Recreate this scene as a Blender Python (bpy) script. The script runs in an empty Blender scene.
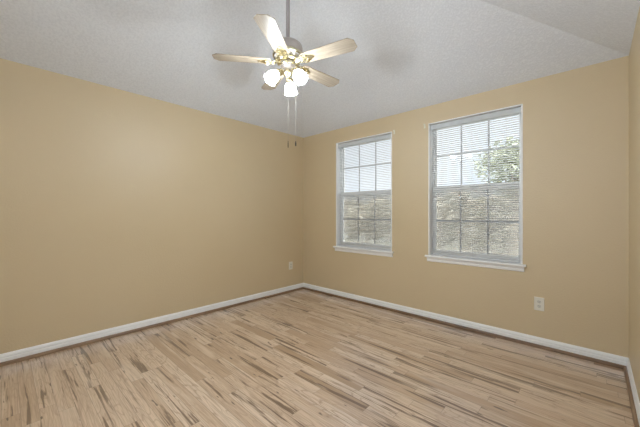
import bpy, bmesh, math, random
from mathutils import Vector, Matrix
random.seed(7)
S = bpy.context.scene
C = S.collection
PI = math.pi

# ------------------------------------------------------------------ camera
W, H, L = 3.648, 2.44, 4.3          # room width, wall height, room length
SL = 0.48                            # ceiling slope
cam = bpy.data.objects.new('camera', bpy.data.cameras.new('camera'))
C.objects.link(cam)
cam.data.sensor_width = 36
cam.data.lens = 294.2 / 640 * 36
cam.data.clip_start = 0.02
cam.location = (3.449, -3.309, 1.206)
cam.rotation_euler = (math.radians(90.07), math.radians(-0.06), math.radians(42.95))
S.camera = cam

# ------------------------------------------------------------------ world, light, exposure
w = bpy.data.worlds.new('sky'); S.world = w; w.use_nodes = True
nt = w.node_tree; nt.nodes.clear()
out = nt.nodes.new('ShaderNodeOutputWorld'); bg = nt.nodes.new('ShaderNodeBackground')
tc = nt.nodes.new('ShaderNodeTexCoord'); nz = nt.nodes.new('ShaderNodeTexNoise')
nz.inputs['Scale'].default_value = 2.2; nz.inputs['Detail'].default_value = 4
rp = nt.nodes.new('ShaderNodeValToRGB')
rp.color_ramp.elements[0].position = 0.35; rp.color_ramp.elements[0].color = (0.82, 0.89, 1.0, 1)
rp.color_ramp.elements[1].position = 0.65; rp.color_ramp.elements[1].color = (0.97, 0.98, 1.0, 1)
nt.links.new(tc.outputs['Generated'], nz.inputs['Vector'])
nt.links.new(nz.outputs['Fac'], rp.inputs['Fac'])
nt.links.new(rp.outputs['Color'], bg.inputs['Color'])
# brighter overhead sky above a paler horizon
sx = nt.nodes.new('ShaderNodeSeparateXYZ'); nt.links.new(tc.outputs['Generated'], sx.inputs[0])
mr = nt.nodes.new('ShaderNodeMapRange'); mr.interpolation_type = 'SMOOTHSTEP'
mr.inputs['From Min'].default_value = .30; mr.inputs['From Max'].default_value = .48
mr.inputs['To Min'].default_value = 1.05; mr.inputs['To Max'].default_value = 9.0
nt.links.new(sx.outputs[2], mr.inputs['Value']); nt.links.new(mr.outputs[0], bg.inputs['Strength'])
nt.links.new(bg.outputs[0], out.inputs[0])

def lamp(name, kind, loc, energy, color=(1, 1, 1), rot=(0, 0, 0), **kw):
    d = bpy.data.lights.new(name, kind); d.energy = energy; d.color = color
    for k, v in kw.items(): setattr(d, k, v)
    o = bpy.data.objects.new(name, d); o.location = loc; o.rotation_euler = rot
    C.objects.link(o); return o
# sun from the side, along the window wall, on the garden and the added slab by the wall
sun = lamp('sun', 'SUN', (0, 0, 8), 8.5, (1, .97, .92), angle=0.02)
sun.rotation_euler = Vector((-.72, .10, -.70)).to_track_quat('-Z', 'Y').to_euler()
# added fill light, standing before the closed wall behind the camera
lamp('rear_fill', 'AREA', (2.5, -L + 0.06, 1.3), 11, (.78, .93, 1.10), (math.radians(90), 0, PI * 0), shape='RECTANGLE', size=1.9, size_y=2.0)
# the photographer's flash, bounced upwards off the slope above the camera
lamp('bounced_flash', 'AREA', (2.7, -3.4, 1.7), 13, (.92, .98, 1.06), (math.radians(180 - 35), 0, math.radians(-35)), shape='DISK', size=.35)
S.view_settings.view_transform = 'Standard'
S.view_settings.look = 'None'
S.view_settings.gamma = 1
S.view_settings.use_curve_mapping = False
S.view_settings.exposure = 0.42

# ------------------------------------------------------------------ node helpers
def mat(name):
    m = bpy.data.materials.new(name); m.use_nodes = True
    b = m.node_tree.nodes['Principled BSDF']
    return m, m.node_tree, b
class G:
    def __init__(s, nt): s.nt = nt
    def n(s, t, **kw):
        x = s.nt.nodes.new(t)
        for k, v in kw.items(): setattr(x, k, v)
        return x
    def l(s, a, b): s.nt.links.new(a, b)
    def put(s, sock, v):
        if isinstance(v, (int, float)): sock.default_value = v
        elif isinstance(v, (tuple, list)): sock.default_value = v
        else: s.l(v, sock)
    def m(s, op, a, b=0.0, c=0.0):
        x = s.n('ShaderNodeMath', operation=op)
        s.put(x.inputs[0], a); s.put(x.inputs[1], b); s.put(x.inputs[2], c)
        return x.outputs[0]
    def mix(s, f, a, b, mode='MIX'):
        x = s.n('ShaderNodeMix', data_type='RGBA', blend_type=mode)
        s.put(x.inputs[0], f); s.put(x.inputs[6], a); s.put(x.inputs[7], b)
        return x.outputs[2]
    def xyz(s, x, y, z):
        v = s.n('ShaderNodeCombineXYZ'); s.put(v.inputs[0], x); s.put(v.inputs[1], y); s.put(v.inputs[2], z)
        return v.outputs[0]
    def noise(s, vec, scale, detail=3, rough=.5, dist=0):
        x = s.n('ShaderNodeTexNoise'); s.l(vec, x.inputs['Vector'])
        x.inputs['Scale'].default_value = scale; x.inputs['Detail'].default_value = detail
        x.inputs['Roughness'].default_value = rough; x.inputs['Distortion'].default_value = dist
        return x.outputs['Fac']
    def ramp(s, f, stops):
        x = s.n('ShaderNodeValToRGB'); s.l(f, x.inputs[0]); e = x.color_ramp.elements
        while len(e) < len(stops): e.new(0.5)
        for i, (p, c) in enumerate(stops):
            e[i].position = p; e[i].color = c if len(c) == 4 else (*c, 1)
        return x.outputs[0]
    def bump(s, h, strength, dist):
        x = s.n('ShaderNodeBump'); s.l(h, x.inputs['Height'])
        x.inputs['Strength'].default_value = strength; x.inputs['Distance'].default_value = dist
        return x.outputs[0]
def g1(v): return (v, v, v)

def plain(name, col, rough=.5, metal=0, var=.04, scale=30, spec=.5, bumpd=0):
    m, nt, b = mat(name); g = G(nt)
    t = g.n('ShaderNodeTexCoord').outputs['Object']
    f = g.noise(t, scale, 3)
    lo = tuple(c * (1 - var) for c in col); hi = tuple(min(1, c * (1 + var)) for c in col)
    g.l(g.ramp(f, [(.3, lo), (.7, hi)]), b.inputs['Base Color'])
    b.inputs['Roughness'].default_value = rough; b.inputs['Metallic'].default_value = metal
    b.inputs['Specular IOR Level'].default_value = spec
    if bumpd: g.l(g.bump(f, .5, bumpd), b.inputs['Normal'])
    return m

# wall paint with orange-peel texture
def wall_material():
    m, nt, b = mat('tan_paint'); g = G(nt)
    t = g.n('ShaderNodeTexCoord').outputs['Object']
    big = g.noise(t, 1.3, 3)
    g.l(g.ramp(big, [(.3, (.635, .508, .315)), (.7, (.655, .528, .335))]), b.inputs['Base Color'])
    fine = g.noise(t, 75, 3, .55)
    pk = g.ramp(fine, [(.45, g1(0)), (.62, g1(1))])
    g.l(g.bump(pk, .35, .0012), b.inputs['Normal'])
    b.inputs['Roughness'].default_value = .45; b.inputs['Specular IOR Level'].default_value = .8
    return m
def ceil_material():
    m, nt, b = mat('knockdown_ceiling'); g = G(nt)
    t = g.n('ShaderNodeTexCoord').outputs['Object']
    f1 = g.noise(t, 62, 4, .6, .3)
    pk = g.ramp(f1, [(.46, g1(0)), (.56, g1(1))])
    g.l(g.ramp(f1, [(.40, (.77, .80, .85)), (.56, (.83, .86, .91))]), b.inputs['Base Color'])
    g.l(g.bump(pk, .6, .0026), b.inputs['Normal'])
    b.inputs['Roughness'].default_value = .85; b.inputs['Specular IOR Level'].default_value = .15
    return m
def floor_material():
    m, nt, b = mat('hickory_planks'); g = G(nt)
    t = g.n('ShaderNodeTexCoord').outputs['Object']
    sp = g.n('ShaderNodeSeparateXYZ'); g.l(t, sp.inputs[0])
    X, Y = sp.outputs[0], sp.outputs[1]
    PW = .079
    yr = g.m('DIVIDE', Y, PW); row = g.m('FLOOR', yr); fy = g.m('FRACT', yr)
    wn = g.n('ShaderNodeTexWhiteNoise', noise_dimensions='1D'); g.l(row, wn.inputs['W'])
    rlen = g.m('MULTIPLY_ADD', wn.outputs['Value'], .60, .60)          # plank length per row
    off = g.m('MULTIPLY', wn.outputs['Value'], 17.3)
    xr = g.m('DIVIDE', g.m('ADD', X, off), rlen); ix = g.m('FLOOR', xr); fx = g.m('FRACT', xr)
    wn2 = g.n('ShaderNodeTexWhiteNoise', noise_dimensions='2D'); g.l(g.xyz(row, ix, 0), wn2.inputs['Vector'])
    rnd = wn2.outputs['Value']
    sc = g.n('ShaderNodeSeparateColor'); g.l(wn2.outputs['Color'], sc.inputs[0])
    r2, r3 = sc.outputs[0], sc.outputs[1]
    sh = g.m('MULTIPLY', rnd, 37.0)
    base = g.ramp(rnd, [(0, (.36, .24, .15)), (.12, (.45, .315, .21)), (.40, (.52, .38, .27)), (.75, (.58, .44, .325)), (1, (.62, .49, .38))])
    # figure of the wood: contour bands of a stretched noise
    nv = g.xyz(g.m('MULTIPLY', X, 1.6), g.m('ADD', g.m('MULTIPLY', Y, 9.0), sh), sh)
    f = g.noise(nv, 1.0, 2, .5, .25)
    rings = g.m('FRACT', g.m('MULTIPLY', f, 11.0))
    rings = g.m('ABSOLUTE', g.m('SUBTRACT', rings, .5))
    rr = g.ramp(rings, [(0, g1(0)), (.16, g1(1))])
    c = g.mix(g.m('MULTIPLY', g.m('SUBTRACT', 1.0, rr), g.m('MULTIPLY_ADD', r2, .50, .12)), base, (.24, .145, .085, 1))
    # fine fibre
    fv = g.xyz(g.m('MULTIPLY', X, 5), g.m('MULTIPLY', Y, 190), sh)
    fib = g.noise(fv, 1.0, 3, .6)
    c = g.mix(g.ramp(fib, [(.40, g1(.5)), (.60, g1(0))]), c, (.25, .16, .10, 1))
    # brown heartwood streaks
    hv = g.xyz(g.m('MULTIPLY', X, 1.5), g.m('ADD', g.m('MULTIPLY', Y, 34), sh), g.m('MULTIPLY', sh, 1.7))
    hs = g.noise(hv, 1.0, 4, .55, .6)
    th = g.m('MULTIPLY_ADD', r3, .17, -.09)
    c = g.mix(g.ramp(g.m('ADD', hs, th), [(.575, g1(0)), (.60, g1(.5)), (.635, g1(.95))]), c, (.12, .064, .034, 1))
    # pale sapwood patches
    pv = g.xyz(g.m('MULTIPLY', X, 1.4), g.m('ADD', g.m('MULTIPLY', Y, 10), g.m('MULTIPLY', sh, 2)), sh)
    ps = g.noise(pv, 1.0, 3, .5, .3)
    c = g.mix(g.ramp(ps, [(.55, g1(0)), (.70, g1(.45))]), c, (.68, .56, .45, 1))
    # small dark knots and mineral marks
    kv = g.xyz(g.m('MULTIPLY', X, 6), g.m('MULTIPLY', Y, 30), sh)
    ks = g.noise(kv, 1.0, 2, .5)
    c = g.mix(g.ramp(ks, [(.71, g1(0)), (.74, g1(.9))]), c, (.075, .042, .026, 1))
    # seams
    ey = g.m('MINIMUM', fy, g.m('SUBTRACT', 1.0, fy))
    ex = g.m('MULTIPLY', g.m('MINIMUM', fx, g.m('SUBTRACT', 1.0, fx)), g.m('DIVIDE', rlen, PW))
    e = g.m('MINIMUM', ey, ex)
    seam = g.ramp(e, [(.006, g1(.62)), (.022, g1(0))])
    c = g.mix(seam, c, (.10, .06, .036, 1))
    hsv = g.n('ShaderNodeHueSaturation'); hsv.inputs['Saturation'].default_value = 1.0; hsv.inputs['Value'].default_value = 1.36
    g.l(c, hsv.inputs['Color']); g.l(hsv.outputs[0], b.inputs['Base Color'])
    ru = g.m('MULTIPLY_ADD', g.noise(t, 9, 3), .12, .30)
    g.l(ru, b.inputs['Roughness'])
    h = g.m('ADD', g.m('MULTIPLY', g.ramp(e, [(0, g1(0)), (.03, g1(1))]), .8), g.m('MULTIPLY', fib, .25))
    wob = g.noise(t, 5.5, 2)
    h = g.m('ADD', h, g.m('MULTIPLY', wob, .8))
    g.l(g.bump(h, .25, .0016), b.inputs['Normal'])
    b.inputs['Specular IOR Level'].default_value = .6
    b.inputs['Coat Weight'].default_value = 1; b.inputs['Coat Roughness'].default_value = .27; b.inputs['Coat IOR'].default_value = 2.4
    return m
def wood_simple(name, a, b_, rough=.4, ax=0, sx=2.5, sy=55):
    m, nt, b = mat(name); g = G(nt)
    t = g.n('ShaderNodeTexCoord').outputs['Object']
    mp = g.n('ShaderNodeMapping'); sc = [sy, sy, sy]; sc[ax] = sx; mp.inputs['Scale'].default_value = sc
    g.l(t, mp.inputs[0])
    f = g.noise(mp.outputs[0], 1, 4, .6, .5)
    g.l(g.ramp(f, [(.36, a), (.64, b_)]), b.inputs['Base Color'])
    b.inputs['Roughness'].default_value = rough
    return m
def glass_material():
    m, nt, b = mat('window_glass'); g = G(nt); nt.nodes.remove(b)
    o = nt.nodes['Material Output']
    tr = g.n('ShaderNodeBsdfTransparent'); tr.inputs[0].default_value = (.95, .97, .97, 1)
    gl = g.n('ShaderNodeBsdfGlossy'); gl.inputs['Roughness'].default_value = .01
    fr = g.n('ShaderNodeFresnel'); fr.inputs[0].default_value = 1.45
    mx = g.n('ShaderNodeMixShader'); g.l(fr.outputs[0], mx.inputs[0]); g.l(tr.outputs[0], mx.inputs[1]); g.l(gl.outputs[0], mx.inputs[2])
    g.l(mx.outputs[0], o.inputs[0]); return m
def screen_material():
    m, nt, b = mat('insect_screen'); g = G(nt); nt.nodes.remove(b)
    o = nt.nodes['Material Output']
    tr = g.n('ShaderNodeBsdfTransparent')
    df = g.n('ShaderNodeBsdfDiffuse'); df.inputs[0].default_value = (.66, .62, .56, 1)
    mx = g.n('ShaderNodeMixShader'); mx.inputs[0].default_value = .58
    g.l(tr.outputs[0], mx.inputs[1]); g.l(df.outputs[0], mx.inputs[2]); g.l(mx.outputs[0], o.inputs[0]); return m
def shade_material():
    m, nt, b = mat('frosted_lit_glass'); g = G(nt); nt.nodes.remove(b)
    o = nt.nodes['Material Output']
    tr = g.n('ShaderNodeBsdfTransparent'); tr.inputs[0].default_value = (1, .97, .92, 1)
    tl = g.n('ShaderNodeBsdfTranslucent'); tl.inputs[0].default_value = (1, .98, .94, 1)
    gl = g.n('ShaderNodeBsdfGlossy'); gl.inputs['Roughness'].default_value = .12
    em = g.n('ShaderNodeEmission'); em.inputs[0].default_value = (1, .96, .88, 1); em.inputs[1].default_value = .3
    m1 = g.n('ShaderNodeMixShader'); m1.inputs[0].default_value = .72; g.l(tr.outputs[0], m1.inputs[1]); g.l(tl.outputs[0], m1.inputs[2])
    m2 = g.n('ShaderNodeMixShader'); m2.inputs[0].default_value = .06; g.l(m1.outputs[0], m2.inputs[1]); g.l(gl.outputs[0], m2.inputs[2])
    ad = g.n('ShaderNodeAddShader'); g.l(m2.outputs[0], ad.inputs[0]); g.l(em.outputs[0], ad.inputs[1])
    g.l(ad.outputs[0], o.inputs[0]); return m
def emit_material(name, col, s):
    m, nt, b = mat(name)
    b.inputs['Base Color'].default_value = (*col, 1)
    b.inputs['Emission Color'].default_value = (*col, 1); b.inputs['Emission Strength'].default_value = s
    return m
def leaf_material(name, a, b_):
    m, nt, b = mat(name); g = G(nt)
    t = g.n('ShaderNodeTexCoord').outputs['Object']
    g.l(g.ramp(g.noise(t, 3.5, 4), [(.3, a), (.7, b_)]), b.inputs['Base Color'])
    b.inputs['Roughness'].default_value = .6
    return m

M = dict(
    wall=wall_material(), ceil=ceil_material(), floor=floor_material(),
    trim=plain('white_trim_paint', (.90, .90, .89), .35, var=.015, scale=8),
    shoe=wood_simple('brown_shoe_moulding', (.17, .10, .055), (.34, .22, .13), .4, 1, 3, 60),
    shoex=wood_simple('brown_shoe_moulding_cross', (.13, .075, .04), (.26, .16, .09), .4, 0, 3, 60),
    vinyl=plain('white_vinyl', (.91, .91, .89), .3, var=.01, scale=6),
    grille=plain('grey_grille', (.50, .51, .52), .4, var=.02, scale=6),
    slat=plain('white_blind_slat', (.70, .70, .70), .35, var=.01, scale=4),
    rail=plain('pale_grey_headrail', (.60, .63, .64), .35, var=.02, scale=6),
    cord=plain('white_cord', (.8, .8, .78), .7),
    glass=glass_material(), screen=screen_material(),
    brass=plain('polished_brass', (.72, .66, .46), .24, 1, .03, 40),
    fanwhite=plain('cream_fan_enamel', (.46, .42, .40), .35, var=.02, scale=12),
    rod=plain('taupe_downrod_enamel', (.36, .33, .33), .4, var=.03, scale=12),
    blade=wood_simple('whitewashed_blade', (.26, .215, .165), (.42, .355, .275), .38, 0, 4, 60),
    bladeedge=plain('dark_blade_edge', (.30, .26, .22), .5),
    shade=shade_material(), bulb=emit_material('bulb', (1, .93, .80), 9),
    chain=plain('dull_chain', (.45, .42, .36), .5, .5),
    concrete=plain('grey_concrete', (.36, .36, .35), .85, var=.06, scale=4),
    plate=plain('ivory_plate', (.78, .75, .66), .35, var=.01), slot=plain('dark_slot', (.05, .05, .05), .6),
    socket=plain('ivory_receptacle', (.66, .64, .57), .4),
    darkmetal=plain('dark_bronze_fob', (.10, .08, .06), .4, .6),
    bracket=plain('cream_metal_bracket', (.80, .78, .66), .4),
    exterior=plain('exterior_siding', (.5, .42, .36), .8),
    grass=leaf_material('dry_grass', (.10, .10, .075), (.15, .147, .11)),
    leafa=leaf_material('olive_leaves', (.12, .14, .08), (.23, .24, .15)),
    leafb=leaf_material('greyish_leaves', (.38, .345, .265), (.50, .45, .36)),
    leafc=leaf_material('dusty_leaves', (.38, .355, .30), (.50, .465, .40)),
    bark=plain('bark', (.22, .18, .14), .9, var=.2, scale=9),
    fence=wood_simple('weathered_fence', (.42, .36, .30), (.60, .53, .45), .8, 2, 2, 20),
)

# ------------------------------------------------------------------ mesh helpers
def obj(name, bm, m, parent=None, smooth=False, bevel=0, sharp=35):
    me = bpy.data.meshes.new(name); bmesh.ops.recalc_face_normals(bm, faces=bm.faces)
    bm.to_mesh(me); bm.free()
    for x in (m if isinstance(m, list) else [m]): me.materials.append(x)
    o = bpy.data.objects.new(name, me); C.objects.link(o)
    if parent: o.parent = parent
    if smooth:
        for p in me.polygons: p.use_smooth = True
        me.set_sharp_from_angle(angle=math.radians(sharp))
    if bevel:
        b = o.modifiers.new('bevel', 'BEVEL'); b.width = bevel; b.segments = 2; b.limit_method = 'ANGLE'
    return o
def empty(name, loc=(0, 0, 0), rz=0):
    o = bpy.data.objects.new(name, None); C.objects.link(o); o.location = loc; o.rotation_euler[2] = rz
    o.empty_display_size = .1
    return o
def tag(o, label=None, cat=None, group=None, kind=None):
    if label: o['label'] = label
    if cat: o['category'] = cat
    if group: o['group'] = group
    if kind: o['kind'] = kind
    return o
def box(bm, x0, x1, y0, y1, z0, z1, T=None):
    v = [bm.verts.new((x, y, z)) for x in (x0, x1) for y in (y0, y1) for z in (z0, z1)]
    if T:
        for q in v: q.co = T @ q.co
    for f in ((0, 1, 3, 2), (4, 6, 7, 5), (0, 4, 5, 1), (2, 3, 7, 6), (0, 2, 6, 4), (1, 5, 7, 3)):
        bm.faces.new([v[i] for i in f])
def lathe(bm, prof, n=32, T=None, cap=True, mod=None):
    rings = []
    for i, (r, z) in enumerate(prof):
        ring = []
        for k in range(n):
            a = 2 * PI * k / n
            rr = r * (mod(a, i / (len(prof) - 1)) if mod else 1)
            p = Vector((rr * math.cos(a), rr * math.sin(a), z))
            ring.append(bm.verts.new(T @ p if T else p))
        rings.append(ring)
    for a, b in zip(rings, rings[1:]):
        for k in range(n): bm.faces.new((a[k], a[(k + 1) % n], b[(k + 1) % n], b[k]))
    if cap:
        bm.faces.new(rings[0]); bm.faces.new(rings[-1][::-1])
def tube(bm, pts, r, n=8, cap=True):
    pts = [Vector(p) for p in pts]; rings = []
    rs = r if isinstance(r, (list, tuple)) else [r] * len(pts)
    up = Vector((0, 0, 1))
    for i, p in enumerate(pts):
        d = (pts[min(i + 1, len(pts) - 1)] - pts[max(i - 1, 0)]).normalized()
        u = up if abs(d.dot(up)) < .95 else Vector((1, 0, 0))
        a = d.cross(u).normalized(); b = d.cross(a)
        rings.append([bm.verts.new(p + rs[i] * (math.cos(2 * PI * k / n) * a + math.sin(2 * PI * k / n) * b)) for k in range(n)])
    for a, b in zip(rings, rings[1:]):
        for k in range(n): bm.faces.new((a[k], a[(k + 1) % n], b[(k + 1) % n], b[k]))
    if cap: bm.faces.new(rings[0]); bm.faces.new(rings[-1][::-1])
def prism(bm, poly, z0, z1, T=None):
    a = [bm.verts.new((T @ Vector((x, y, z0))) if T else (x, y, z0)) for x, y in poly]
    b = [bm.verts.new((T @ Vector((x, y, z1))) if T else (x, y, z1)) for x, y in poly]
    bm.faces.new(a[::-1]); bm.faces.new(b)
    n = len(poly)
    for i in range(n): bm.faces.new((a[i], a[(i + 1) % n], b[(i + 1) % n], b[i]))
def extrude_profile(bm, prof, p0, p1, inward):
    """profile (depth, height) swept from p0 to p1 along the foot of a wall; depth goes along inward"""
    rows = []
    for p in (Vector(p0), Vector(p1)):
        rows.append([bm.verts.new(p + Vector(inward) * d + Vector((0, 0, h))) for d, h in prof])
    a, b = rows; n = len(prof)
    for i in range(n): bm.faces.new((a[i], a[(i + 1) % n], b[(i + 1) % n], b[i]))
    bm.faces.new(a); bm.faces.new(b[::-1])

# ------------------------------------------------------------------ room shell
TH = .16
bm = bmesh.new(); box(bm, -TH, W + TH, -L - TH, TH, -.2, 0)
tag(obj('floor', bm, M['floor']), 'light brown hardwood floor of narrow streaky planks', kind='structure')
bm = bmesh.new(); box(bm, -TH, 0, -L, 0, 0, H)
tag(obj('wall_left', bm, M['wall']), 'blank tan painted wall left of the corner', kind='structure')
bm = bmesh.new(); box(bm, W, W + TH, -L, 0, 0, H)
tag(obj('wall_right', bm, M['wall']), 'tan painted wall at the right edge', kind='structure')
bm = bmesh.new(); box(bm, -TH, W + TH, -L - TH, -L, 0, H)
tag(obj('wall_near', bm, M['wall']), 'tan painted wall behind the camera', kind='structure')
OPEN = [(.690, 1.600), (2.063, 2.962)]
ZB, ZT = .715, 2.240
bm = bmesh.new()
xs = [-TH, OPEN[0][0], OPEN[0][1], OPEN[1][0], OPEN[1][1], W + TH]; zs = [0, ZB, ZT, H]
def grid_wall(bm, xs, zs, y0, y1, holes):
    V = {}
    def v(i, j, s):
        if (i, j, s) not in V: V[(i, j, s)] = bm.verts.new((xs[i], (y0, y1)[s], zs[j]))
        return V[(i, j, s)]
    nx, nz = len(xs) - 1, len(zs) - 1
    solid = lambda i, j: 0 <= i < nx and 0 <= j < nz and (i, j) not in holes
    for i in range(nx):
        for j in range(nz):
            if not solid(i, j): continue
            for s in (0, 1): bm.faces.new((v(i, j, s), v(i + 1, j, s), v(i + 1, j + 1, s), v(i, j + 1, s)))
            if not solid(i - 1, j): bm.faces.new((v(i, j, 0), v(i, j, 1), v(i, j + 1, 1), v(i, j + 1, 0)))
            if not solid(i + 1, j): bm.faces.new((v(i + 1, j, 0), v(i + 1, j, 1), v(i + 1, j + 1, 1), v(i + 1, j + 1, 0)))
            if not solid(i, j - 1): bm.faces.new((v(i, j, 0), v(i + 1, j, 0), v(i + 1, j, 1), v(i, j, 1)))
            if not solid(i, j + 1): bm.faces.new((v(i, j + 1, 0), v(i + 1, j + 1, 0), v(i + 1, j + 1, 1), v(i, j + 1, 1)))
grid_wall(bm, xs, zs, 0, TH, {(1, 1), (3, 1)})
tag(obj('wall_far', bm, M['wall']), 'tan painted wall holding the two windows', kind='structure')

# hipped ceiling, solid
bm = bmesh.new()
h = W / 2; za = H + SL * h
def ceil_shell(dz, e):
    pts = [(-e, e, H + dz - SL * e), (W + e, e, H + dz - SL * e), (W + e, -L - e, H + dz - SL * e), (-e, -L - e, H + dz - SL * e), (h, -h, za + dz), (h, -L + h, za + dz)]
    return [bm.verts.new(p) for p in pts]
a = ceil_shell(0, 0); b = ceil_shell(.18, TH + .02)
for q, r in ((a, 1), (b, 1)):
    bm.faces.new((q[0], q[1], q[4])); bm.faces.new((q[1], q[2], q[5], q[4]))
    bm.faces.new((q[2], q[3], q[5])); bm.faces.new((q[3], q[0], q[4], q[5]))
for i in range(4): bm.faces.new((a[i], a[(i + 1) % 4], b[(i + 1) % 4], b[i]))
tag(obj('ceiling', bm, M['ceil']), 'pale grey textured hipped ceiling', kind='structure')

# baseboards and shoe mouldings
BP = [(0, 0), (.014, 0), (.014, .052), (.010, .057), (.012, .062), (.011, .074), (.006, .086), (.003, .090), (0, .090)]
SP = [(.014, 0), (.031, 0)] + [(.014 + .017 * math.cos(a), .010 + .017 * math.sin(a)) for a in (0, PI / 8, PI / 4, 3 * PI / 8)] + [(.014, .027)]
runs = {'left': ((0, 0, 0), (0, -L, 0), (1, 0, 0), 'shoe'), 'far': ((0, 0, 0), (W, 0, 0), (0, -1, 0), 'shoex'), 'right': ((W, 0, 0), (W, -L, 0), (-1, 0, 0), 'shoe')}
lab = {'left': 'along the left wall', 'far': 'beneath the windows', 'right': 'along the right wall'}
for i, (k, (p0, p1, inw, sm)) in enumerate(runs.items()):
    bm = bmesh.new(); extrude_profile(bm, BP, p0, p1, inw)
    tag(obj('baseboard_' + k, bm, M['trim']), 'white baseboard ' + lab[k], kind='structure')
    bm = bmesh.new(); extrude_profile(bm, SP, p0, p1, inw)
    tag(obj('trim_%d' % (i + 1), bm, M[sm]), 'brown wood shoe moulding ' + lab[k], kind='structure')

# ------------------------------------------------------------------ windows
def bar(bm, x0, x1, z0, z1, y0, y1): box(bm, x0, x1, y0, y1, z0, z1)
def frame_bm(x0, x1, z0, z1, y0, y1, wl, wt, wb):
    bm = bmesh.new()
    bar(bm, x0, x0 + wl, z0, z1, y0, y1); bar(bm, x1 - wl, x1, z0, z1, y0, y1)
    bar(bm, x0 + wl, x1 - wl, z1 - wt, z1, y0, y1); bar(bm, x0 + wl, x1 - wl, z0, z0 + wb, y0, y1)
    return bm
def window(n, x0, x1, label):
    r = empty('window_%d' % n, (x0, 0, ZB)); tag(r, label, kind='structure')
    w_ = x1 - x0; hh = ZT - ZB; zs_ = .022     # sill top above opening bottom
    T = .013
    # jamb liner (two sides and head), proud of the wall by 4 mm
    bm = bmesh.new()
    bar(bm, 0, T, 0, hh, -.004, TH); bar(bm, w_ - T, w_, 0, hh, -.004, TH); bar(bm, T, w_ - T, hh - T, hh, -.004, TH)
    obj('jamb', bm, M['trim'], r, bevel=.002)
    # outer frame
    f = obj('window_frame', frame_bm(T, w_ - T, zs_, hh - T, .095, .155, .012, .012, .020), M['vinyl'], r, bevel=.003)
    a0, a1 = T + .012, w_ - T - .012
    zb, zt = zs_ + .020, hh - T - .012
    zm = 1.488 - ZB
    # lower sash (inner track) and upper sash (outer track)
    ls = obj('lower_sash', frame_bm(a0, a1, zb, zm + .030, .097, .122, .022, .056, .038), M['vinyl'], r, bevel=.003)
    us = obj('upper_sash', frame_bm(a0, a1, zm - .022, zt, .125, .150, .022, .020, .040), M['vinyl'], r, bevel=.003)
    for s, z0, z1, y in ((ls, zb + .038, zm - .026, .1095), (us, zm + .018, zt - .020, .1375)):
        bm = bmesh.new(); box(bm, a0 + .022, a1 - .022, y - .002, y + .002, z0, z1); obj('pane', bm, M['glass'], s)
        bm = bmesh.new(); g0, g1_ = a0 + .022, a1 - .022; gw = .008
        for k in (1, 2):
            xx = g0 + (g1_ - g0) * k / 3; bar(bm, xx - gw, xx + gw, z0, z1, y - .006, y - .0025)
        zz = (z0 + z1) / 2 + (.022 if s is us else 0)
        for k in range(3):
            xa = g0 + (g1_ - g0) * k / 3 + (gw if k else 0); xb = g0 + (g1_ - g0) * (k + 1) / 3 - (gw if k < 2 else 0)
            bar(bm, xa, xb, zz - gw, zz + gw, y - .006, y - .0025)
        obj('muntin_grille', bm, M['grille'], s)
    bm = bmesh.new(); box(bm, w_ / 2 - .03, w_ / 2 + .03, .086, .097, zm + .004, zm + .018)
    box(bm, w_ / 2 - .006, w_ / 2 + .02, .080, .086, zm + .006, zm + .016); obj('sash_lock', bm, M['vinyl'], ls, bevel=.001)
    bm = bmesh.new(); box(bm, a0, a1, .158, .1585, zb, zm); obj('insect_screen', bm, M['screen'], r)
    # stool and apron
    bm = bmesh.new()
    prof = [(TH, 0), (TH, zs_), (-.030, zs_), (-.036, zs_ - .004), (-.038, zs_ - .011), (-.036, zs_ - .018), (-.030, zs_ - .022)]
    pa = []
    ya = [(-.0005, 1), ]
    # nose with horns in front of the wall
    nose = [(-.0005, 0), (-.0005, zs_), (-.030, zs_), (-.036, zs_ - .004), (-.038, .011), (-.036, .004), (-.030, 0)]
    A = [bm.verts.new((-.028, y, z)) for y, z in nose]; B = [bm.verts.new((w_ + .028, y, z)) for y, z in nose]
    for i in range(len(nose)): bm.faces.new((A[i], A[(i + 1) % 7], B[(i + 1) % 7], B[i]))
    bm.faces.new(A); bm.faces.new(B[::-1])
    box(bm, .001, w_ - .001, -.0005, TH, .0005, zs_)
    obj('window_sill', bm, M['trim'], r)
    bm = bmesh.new()
    ap = [(-.0005, -.001), (-.022, -.001), (-.021, -.010), (-.014, -.018), (-.012, -.040), (-.007, -.048), (-.0005, -.050)]
    A = [bm.verts.new((-.012, y, z)) for y, z in ap]; B = [bm.verts.new((w_ + .012, y, z)) for y, z in ap]
    for i in range(7): bm.faces.new((A[i], A[(i + 1) % 7], B[(i + 1) % 7], B[i]))
    bm.faces.new(A); bm.faces.new(B[::-1])
    obj('apron', bm, M['trim'], r)
    return r
window(1, *OPEN[0], 'white double-hung window nearer the room corner')
window(2, *OPEN[1], 'white double-hung window nearer the right wall')

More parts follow.
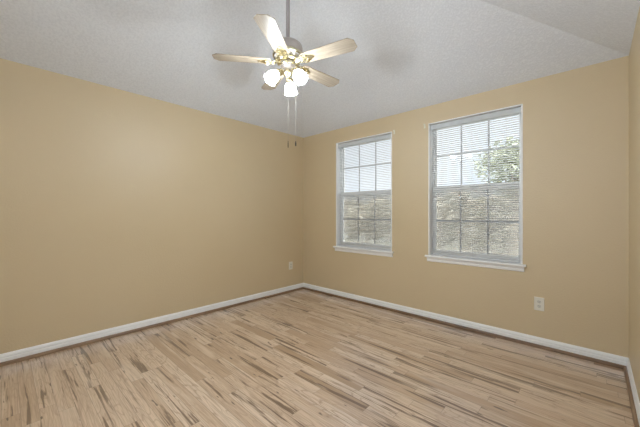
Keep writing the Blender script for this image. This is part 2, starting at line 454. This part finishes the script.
def blind(x0, x1, tilt, label):
    g0 = x0 + .015; wd = (x1 - x0) - .030
    r = empty('window_blind', (g0, .052, ZT - .017)); tag(r, label, 'blind', 'mini blinds in the windows')
    bm = bmesh.new()
    box(bm, 0, wd, -.030, .020, -.052, 0)
    obj('headrail', bm, M['rail'], r, bevel=.002)
    sx0, sx1 = .008, wd - .020
    bot = .742 - (ZT - .017)
    bm = bmesh.new(); box(bm, sx0, sx1, -.013, .013, bot, bot + .015); obj('bottom_rail', bm, M['slat'], r, bevel=.003)
    bm = bmesh.new(); z = -.062; n = 0; pitch = .0222
    while z > bot + .022:
        P = []
        for k in range(5):
            u = (k - 2) / 2 * .0125; cz = .0018 * (1 - ((k - 2) / 2) ** 2)
            y = u * math.cos(tilt); zz = z + cz + u * math.sin(tilt)
            P.append((y, zz))
        dz = .00045
        top = [[bm.verts.new((x, y, q + s)) for (y, q) in P] for s in (dz, -dz) for x in (sx0 + random.uniform(-.0008, .0008), sx1)]
        for i in range(4):
            bm.faces.new((top[0][i], top[1][i], top[1][i + 1], top[0][i + 1]))
            bm.faces.new((top[2][i], top[2][i + 1], top[3][i + 1], top[3][i]))
        for i, j in ((0, 2), (1, 3)):
            for k in range(4): bm.faces.new((top[i][k], top[i][k + 1], top[j][k + 1], top[j][k]))
        for k in (0, 4): bm.faces.new((top[0][k], top[1][k], top[3][k], top[2][k]))
        z -= pitch; n += 1
    obj('slats', bm, M['slat'], r)
    for fx in (.13, .5, .87):
        bm = bmesh.new(); xx = sx0 + (sx1 - sx0) * fx
        for y in (-.0135, .0135): tube(bm, [(xx, y, -.055), (xx, y, bot + .01)], .0007, 5)
        obj('ladder_cord', bm, M['cord'], r)
    return r
blind(*OPEN[0], math.radians(-11), 'open white mini blind in the window nearer the corner')
blind(*OPEN[1], math.radians(-11), 'open white mini blind in the right window, in front of the olive green tree')

# ------------------------------------------------------------------ wall fittings
def outlet(loc, rz, label):
    r = empty('wall_outlet', loc, rz); tag(r, label, 'outlet', 'wall outlets')
    # local: plate in xz plane, facing -y
    bm = bmesh.new()
    poly = [(-.0375, -.060), (.0375, -.060), (.0375, .060), (-.0375, .060)]
    for (s, y) in ((1.0, 0), (1.0, -.003), (.93, -.006)):
        pass
    rows = [[bm.verts.new((x * s, y, z * s2)) for x, z in poly] for (s, s2, y) in ((1, 1, -.0005), (1, 1, -.003), (.93, .955, -.0065))]
    for a, b in zip(rows, rows[1:]):
        for k in range(4): bm.faces.new((a[k], a[(k + 1) % 4], b[(k + 1) % 4], b[k]))
    bm.faces.new(rows[0]); bm.faces.new(rows[-1])
    obj('cover_plate', bm, M['plate'], r)
    for sgn in (1, -1):
        bm = bmesh.new()
        pts = []
        for k in range(16):
            a = 2 * PI * k / 16
            pts.append((.0165 * math.cos(a), max(-.0135, min(.0135, .0165 * math.sin(a)))))
        T = Matrix.Translation((0, 0, sgn * .0195)) @ Matrix.Rotation(PI / 2, 4, 'X')
        prism(bm, pts, .0055, .0082, T)
        s = obj('receptacle', bm, M['socket'], r)
        for dx, hgt in ((-.0063, .008), (.0063, .0065)):
            bm = bmesh.new(); box(bm, dx - .0011, dx + .0011, -.0086, -.0081, sgn * .0195 + .001 - hgt / 2 + .003, sgn * .0195 + .001 + hgt / 2 + .003)
            obj('slot', bm, M['slot'], s)
        bm = bmesh.new(); lathe(bm, [(.0024, 0), (.0024, .0005)], 10, Matrix.Translation((0, -.0081, sgn * .0195 - .0075)) @ Matrix.Rotation(PI / 2, 4, 'X')); obj('slot', bm, M['slot'], s)
    bm = bmesh.new(); lathe(bm, [(.0035, 0), (.0033, .001), (.0015, .0016)], 12, Matrix.Translation((0, -.0063, 0)) @ Matrix.Rotation(PI / 2, 4, 'X')); obj('screw', bm, M['socket'], r, True)
    return r
outlet((3.086, 0, .392), 0, 'ivory wall outlet below and right of the right window')
outlet((0, -.272, .402), PI / 2, 'ivory wall outlet low on the left wall beside the corner')

def bracket(x, z, label):
    r = empty('curtain_bracket', (x, 0, z)); tag(r, label, 'bracket', 'curtain rod brackets')
    bm = bmesh.new(); box(bm, -.009, .009, -.003, -.0003, -.026, .026); obj('mounting_plate', bm, M['bracket'], r, bevel=.001)
    bm = bmesh.new(); box(bm, -.003, .003, -.028, -.003, .006, .012); box(bm, -.003, .003, -.028, -.024, .012, .022); obj('hook', bm, M['bracket'], r, bevel=.0008)
bracket(1.630, 2.225, 'small cream curtain bracket right of the window nearer the corner')
bracket(2.020, 2.220, 'small cream curtain bracket left of the right window')

# ------------------------------------------------------------------ ceiling fan
FX, FY, FZ = 1.747, -1.841, 2.356       # blade plane
CA = math.radians(42.95)
za_fan = min(H + SL * FX, H + SL * -FY)
fan = empty('ceiling_fan', (FX, FY, za_fan))
tag(fan, 'five-blade ceiling fan on a long downrod with brass trim and three lit glass shades', 'ceiling fan')
zz0 = lambda z: z - za_fan                # world z -> local
bm = bmesh.new(); lathe(bm, [(.022, zz0(za_fan - .105)), (.045, zz0(za_fan - .095)), (.062, zz0(za_fan - .05)), (.066, zz0(za_fan + .01))], 32)
obj('canopy', bm, M['fanwhite'], fan, True)
bm = bmesh.new(); lathe(bm, [(.0145, zz0(2.50)), (.0145, -.08)], 20); obj('downrod', bm, M['rod'], fan, True)
bm = bmesh.new()
lathe(bm, [(.030, zz0(2.375)), (.085, zz0(2.378)), (.104, zz0(2.395)), (.112, zz0(2.420)), (.112, zz0(2.462)), (.106, zz0(2.482)), (.088, zz0(2.498)), (.045, zz0(2.510)), (.028, zz0(2.522)), (.018, zz0(2.532))], 48)
obj('motor_housing', bm, M['fanwhite'], fan, True, sharp=50)
bm = bmesh.new()
lathe(bm, [(.106, zz0(2.392)), (.1145, zz0(2.398)), (.116, zz0(2.406)), (.1145, zz0(2.414)), (.111, zz0(2.42))], 48, cap=False)
obj('brass_band', bm, M['brass'], fan, True)
bm = bmesh.new()
lathe(bm, [(.04, zz0(2.352)), (.078, zz0(2.354)), (.088, zz0(2.362)), (.088, zz0(2.372)), (.07, zz0(2.378))], 40)
# cast ribs on the flywheel ring
for k in range(15):
    a = 2 * PI * k / 15
    box(bm, .070, .098, -.006, .006, zz0(2.360), zz0(2.384), Matrix.Rotation(a, 4, 'Z'))
obj('flywheel', bm, M['brass'], fan, True)
# switch housing
bm = bmesh.new()
lathe(bm, [(.028, zz0(2.302)), (.048, zz0(2.304)), (.056, zz0(2.312)), (.058, zz0(2.345)), (.050, zz0(2.354))], 36)
sw = obj('switch_housing', bm, M['fanwhite'], fan, True)
bm = bmesh.new(); lathe(bm, [(.0575, zz0(2.326)), (.0615, zz0(2.330)), (.0615, zz0(2.338)), (.0575, zz0(2.342))], 36, cap=False); obj('brass_ring', bm, M['brass'], sw, True)
bm = bmesh.new()
lathe(bm, [(.006, zz0(2.206)), (.013, zz0(2.213)), (.014, zz0(2.224)), (.008, zz0(2.232)), (.018, zz0(2.246)), (.034, zz0(2.262)), (.038, zz0(2.276)), (.028, zz0(2.290)), (.020, zz0(2.302))], 28)
obj('light_fitter', bm, M['brass'], fan, True)

def blade(k):
    ang = CA + math.radians(-99.5 + 72 * k)
    R_ = Matrix.Rotation(ang, 4, 'Z')
    pit = math.radians(-8.5)
    b = bpy.data.objects.new('x', None)
    bm = bmesh.new()
    half = [(.125, .040), (.135, .050), (.160, .054), (.34, .061), (.512, .067), (.546, .034)]
    poly = [(x, -y) for x, y in half] + [(x, y) for x, y in half[::-1]]
    prism(bm, poly, -.003, .003)
    o = obj('blade', bm, M['blade'], fan, bevel=.001)
    o.location = (0, 0, zz0(FZ)); o.rotation_mode = 'XYZ'
    o.matrix_local = Matrix.Translation((0, 0, zz0(FZ))) @ R_ @ Matrix.Rotation(pit, 4, 'X')
    # blade iron
    bm = bmesh.new()
    pl = [(.060, -.014), (.105, -.009), (.130, -.016), (.150, -.034), (.178, -.036), (.196, -.024), (.222, -.010), (.228, 0)]
    pl = pl + [(x, -y) for x, y in pl[:-1][::-1]]
    prism(bm, pl, -.0075, -.0035)
    for s in (-1, 1):   # scrolled loops
        pts = [(.150 + .026 * math.cos(t), s * (.026 + .014 * math.sin(t)), -.010) for t in [2 * PI * q / 18 for q in range(19)]]
        tube(bm, pts, .0032, 6, False)
        pts = [(.112 + .017 * math.cos(t), s * (.020 + .010 * math.sin(t)), -.008) for t in [2 * PI * q / 14 for q in range(15)]]
        tube(bm, pts, .0028, 6, False)
    for x, y in ((.165, -.022), (.165, .022), (.208, 0)):
        lathe(bm, [(.0055, -.0075), (.005, -.0105), (.002, -.012)], 10, Matrix.Translation((x, y, 0)))
    box(bm, .055, .100, -.013, .013, -.010, .006)
    obj('blade_iron', bm, M['brass'], o, True)
    return o
for k in range(5): blade(k)

def lamp_arm(ang_deg):
    a = CA + math.radians(ang_deg); d = Vector((math.cos(a), math.sin(a), 0))
    P = lambda r, z: (d.x * r, d.y * r, zz0(z))
    bm = bmesh.new()
    tube(bm, [P(.028, 2.276), P(.045, 2.286), P(.062, 2.287), P(.074, 2.277), P(.081, 2.262)], .0065, 10)
    arm = obj('lamp_arm', bm, M['brass'], fan, True)
    # local frame for the shade: axis tilts outward and down
    tilt = math.radians(41)
    Z = (d * math.sin(tilt) + Vector((0, 0, -math.cos(tilt)))).normalized()
    Y = Vector((0, 0, 1)).cross(d).normalized(); X = Y.cross(Z).normalized()
    T = Matrix(((X.x, Y.x, Z.x, P(.078, 0)[0]), (X.y, Y.y, Z.y, P(.078, 0)[1]), (X.z, Y.z, Z.z, zz0(2.268)), (0, 0, 0, 1)))
    bm = bmesh.new(); lathe(bm, [(.010, -.008), (.020, 0), (.0245, .008), (.0245, .020), (.021, .024)], 24, T); obj('socket_cup', bm, M['brass'], arm, True)
    bm = bmesh.new()
    prof = [(.021, .010), (.0235, .022), (.033, .036), (.0430, .052), (.0470, .068), (.0465, .084), (.0475, .098), (.0525, .110), (.0560, .116)]
    def md(t, u): return 1 + .035 * math.cos(12 * t) * min(1, u * 1.6) + (.05 * math.cos(6 * t) if u > .93 else 0)
    prof = [(r_ * .92, z_) for r_, z_ in prof]
    lathe(bm, prof, 72, T, False, md)
    sh = obj('glass_shade', bm, M['shade'], fan, True, sharp=60)
    bm = bmesh.new()
    lathe(bm, [(.008, .024), (.010, .034), (.018, .050), (.0215, .062), (.019, .075), (.010, .084), (.003, .086)], 20, T)
    bl = obj('bulb', bm, M['bulb'], sh, True)
    c = T @ Vector((0, 0, .100))
    ld = bpy.data.lights.new('bulb_light', 'POINT'); ld.energy = 15; ld.color = (.88, .985, 1.08); ld.shadow_soft_size = .035
    lo = bpy.data.objects.new('bulb_light', ld); lo.location = (FX + c.x, FY + c.y, za_fan + c.z); C.objects.link(lo)
for a in (-43, 217, 86): lamp_arm(a)

def chain(dx, dy, ztop, zbot, flen, frad):
    r = CA
    px = dx * math.cos(r) - dy * math.sin(r); py = dx * math.sin(r) + dy * math.cos(r)
    bm = bmesh.new()
    tube(bm, [(px, py, zz0(ztop)), (px, py, zz0(zbot + flen))], .0008, 6)
    c = obj('pull_chain', bm, M['chain'], fan)
    bm = bmesh.new()
    lathe(bm, [(.001, flen), (frad * .6, flen * .9), (frad, flen * .5), (frad * .9, flen * .1), (.001, 0)], 12, Matrix.Translation((px, py, zz0(zbot))))
    obj('pull_fob', bm, M['darkmetal'], c, True)
chain(.008, -.05, 2.31, 1.695, .055, .0035)
chain(.062, -.02, 2.31, 1.715, .040, .006)

# ------------------------------------------------------------------ outside
bm = bmesh.new(); box(bm, -30, 30, TH + .02, 60, -.6, -.5)
tag(obj('ground', bm, M['grass']), 'dry grass beyond the windows', kind='structure')
bm = bmesh.new(); box(bm, -9, 12, TH + .02, 5.2, -.5, -.44)  # unseen slab, added to bounce sunlight up through the windows
tag(obj('bounce_slab', bm, M['concrete']), 'unseen grey concrete slab added outside the window wall to bounce sunlight in', kind='structure')

def tree(x, y, h_, rad, zc, n, label, m, seed, blobs=7, lean=(0, 0), size=.10, group=None, name='tree', cat='tree'):
    rnd = random.Random(seed); z0 = -.5
    r = empty(name, (x, y, z0)); tag(r, label, cat, group)
    bm = bmesh.new()
    top = Vector((lean[0], lean[1], zc - z0))
    tube(bm, [(0, 0, 0), (lean[0] * .2, lean[1] * .2, (zc - z0) * .4), tuple(top * .9)], [.13, .09, .05], 9)
    cs = []
    for i in range(blobs):
        a = rnd.uniform(0, 2 * PI); rr = rad * rnd.uniform(.15, .75)
        cz = zc - z0 + rnd.uniform(-.55, .55) * (h_ - (zc - z0))
        c = Vector((lean[0] + rr * math.cos(a), lean[1] + rr * math.sin(a), cz)); s = rad * rnd.uniform(.32, .5)
        cs.append((c, s)); tube(bm, [tuple(top * .55), tuple((c + top * .6) / 1.7 * 1.0), tuple(c)], [.045, .03, .012], 6)
    obj('trunk', bm, M['bark'], r)
    bm = bmesh.new()
    for i in range(n):
        c, s = cs[i % blobs]
        d = Vector((rnd.gauss(0, 1), rnd.gauss(0, 1), rnd.gauss(0, 1))).normalized() * s * rnd.random() ** .45
        p = c + d; sz = size * rnd.uniform(.6, 1.3)
        u = Vector((rnd.gauss(0, 1), rnd.gauss(0, 1), rnd.gauss(0, .6))).normalized()
        v = u.cross(Vector((rnd.gauss(0, 1), rnd.gauss(0, 1), rnd.gauss(0, 1)))).normalized()
        q = [p - u * sz, p + v * sz * .4, p + u * sz, p - v * sz * .4]
        bm.faces.new([bm.verts.new(t) for t in q])
    me = obj('foliage', bm, m, r)
    return r
tree(1.75, 6.4, 3.75, 1.15, 2.55, 3200, 'leafy olive green tree seen through the right window', M['leafa'], 3, 8, (.15, .2), .075)
far = [(-13.2, 9.0, 'farthest left'), (-10.4, 9.0, 'second from the left'), (-7.6, 9.0, 'third from the left'), (-4.8, 9.0, 'fourth from the left'),
       (-2.0, 9.0, 'left of the olive tree'), (.8, 9.0, 'partly behind the olive tree'), (3.6, 9.0, 'farthest right')]
for i, (x, y, t) in enumerate(far):
    tree(x, y, 2.75, 1.25, .85, 5000, 'pale shrub in the near row beyond the lawn, ' + t, M['leafb'], 20 + i, 9, (0, 0), .24, 'shrubs beyond the lawn', 'garden_shrub', 'shrub')
for i, x in enumerate((-16.0, -12.6, -9.2, -5.8, -2.4, 1.0, 4.4)):
    tree(x, 13.5, 3.2, 1.35, .9, 5000, 'taller hazy tree in the back row beyond the lawn, ' + ('farthest left', 'second from the left', 'third from the left', 'middle of the row', 'third from the right', 'second from the right', 'farthest right')[i], M['leafc'], 40 + i, 9, (0, 0), .30, 'trees behind the shrubs', 'garden_tree', 'tree')
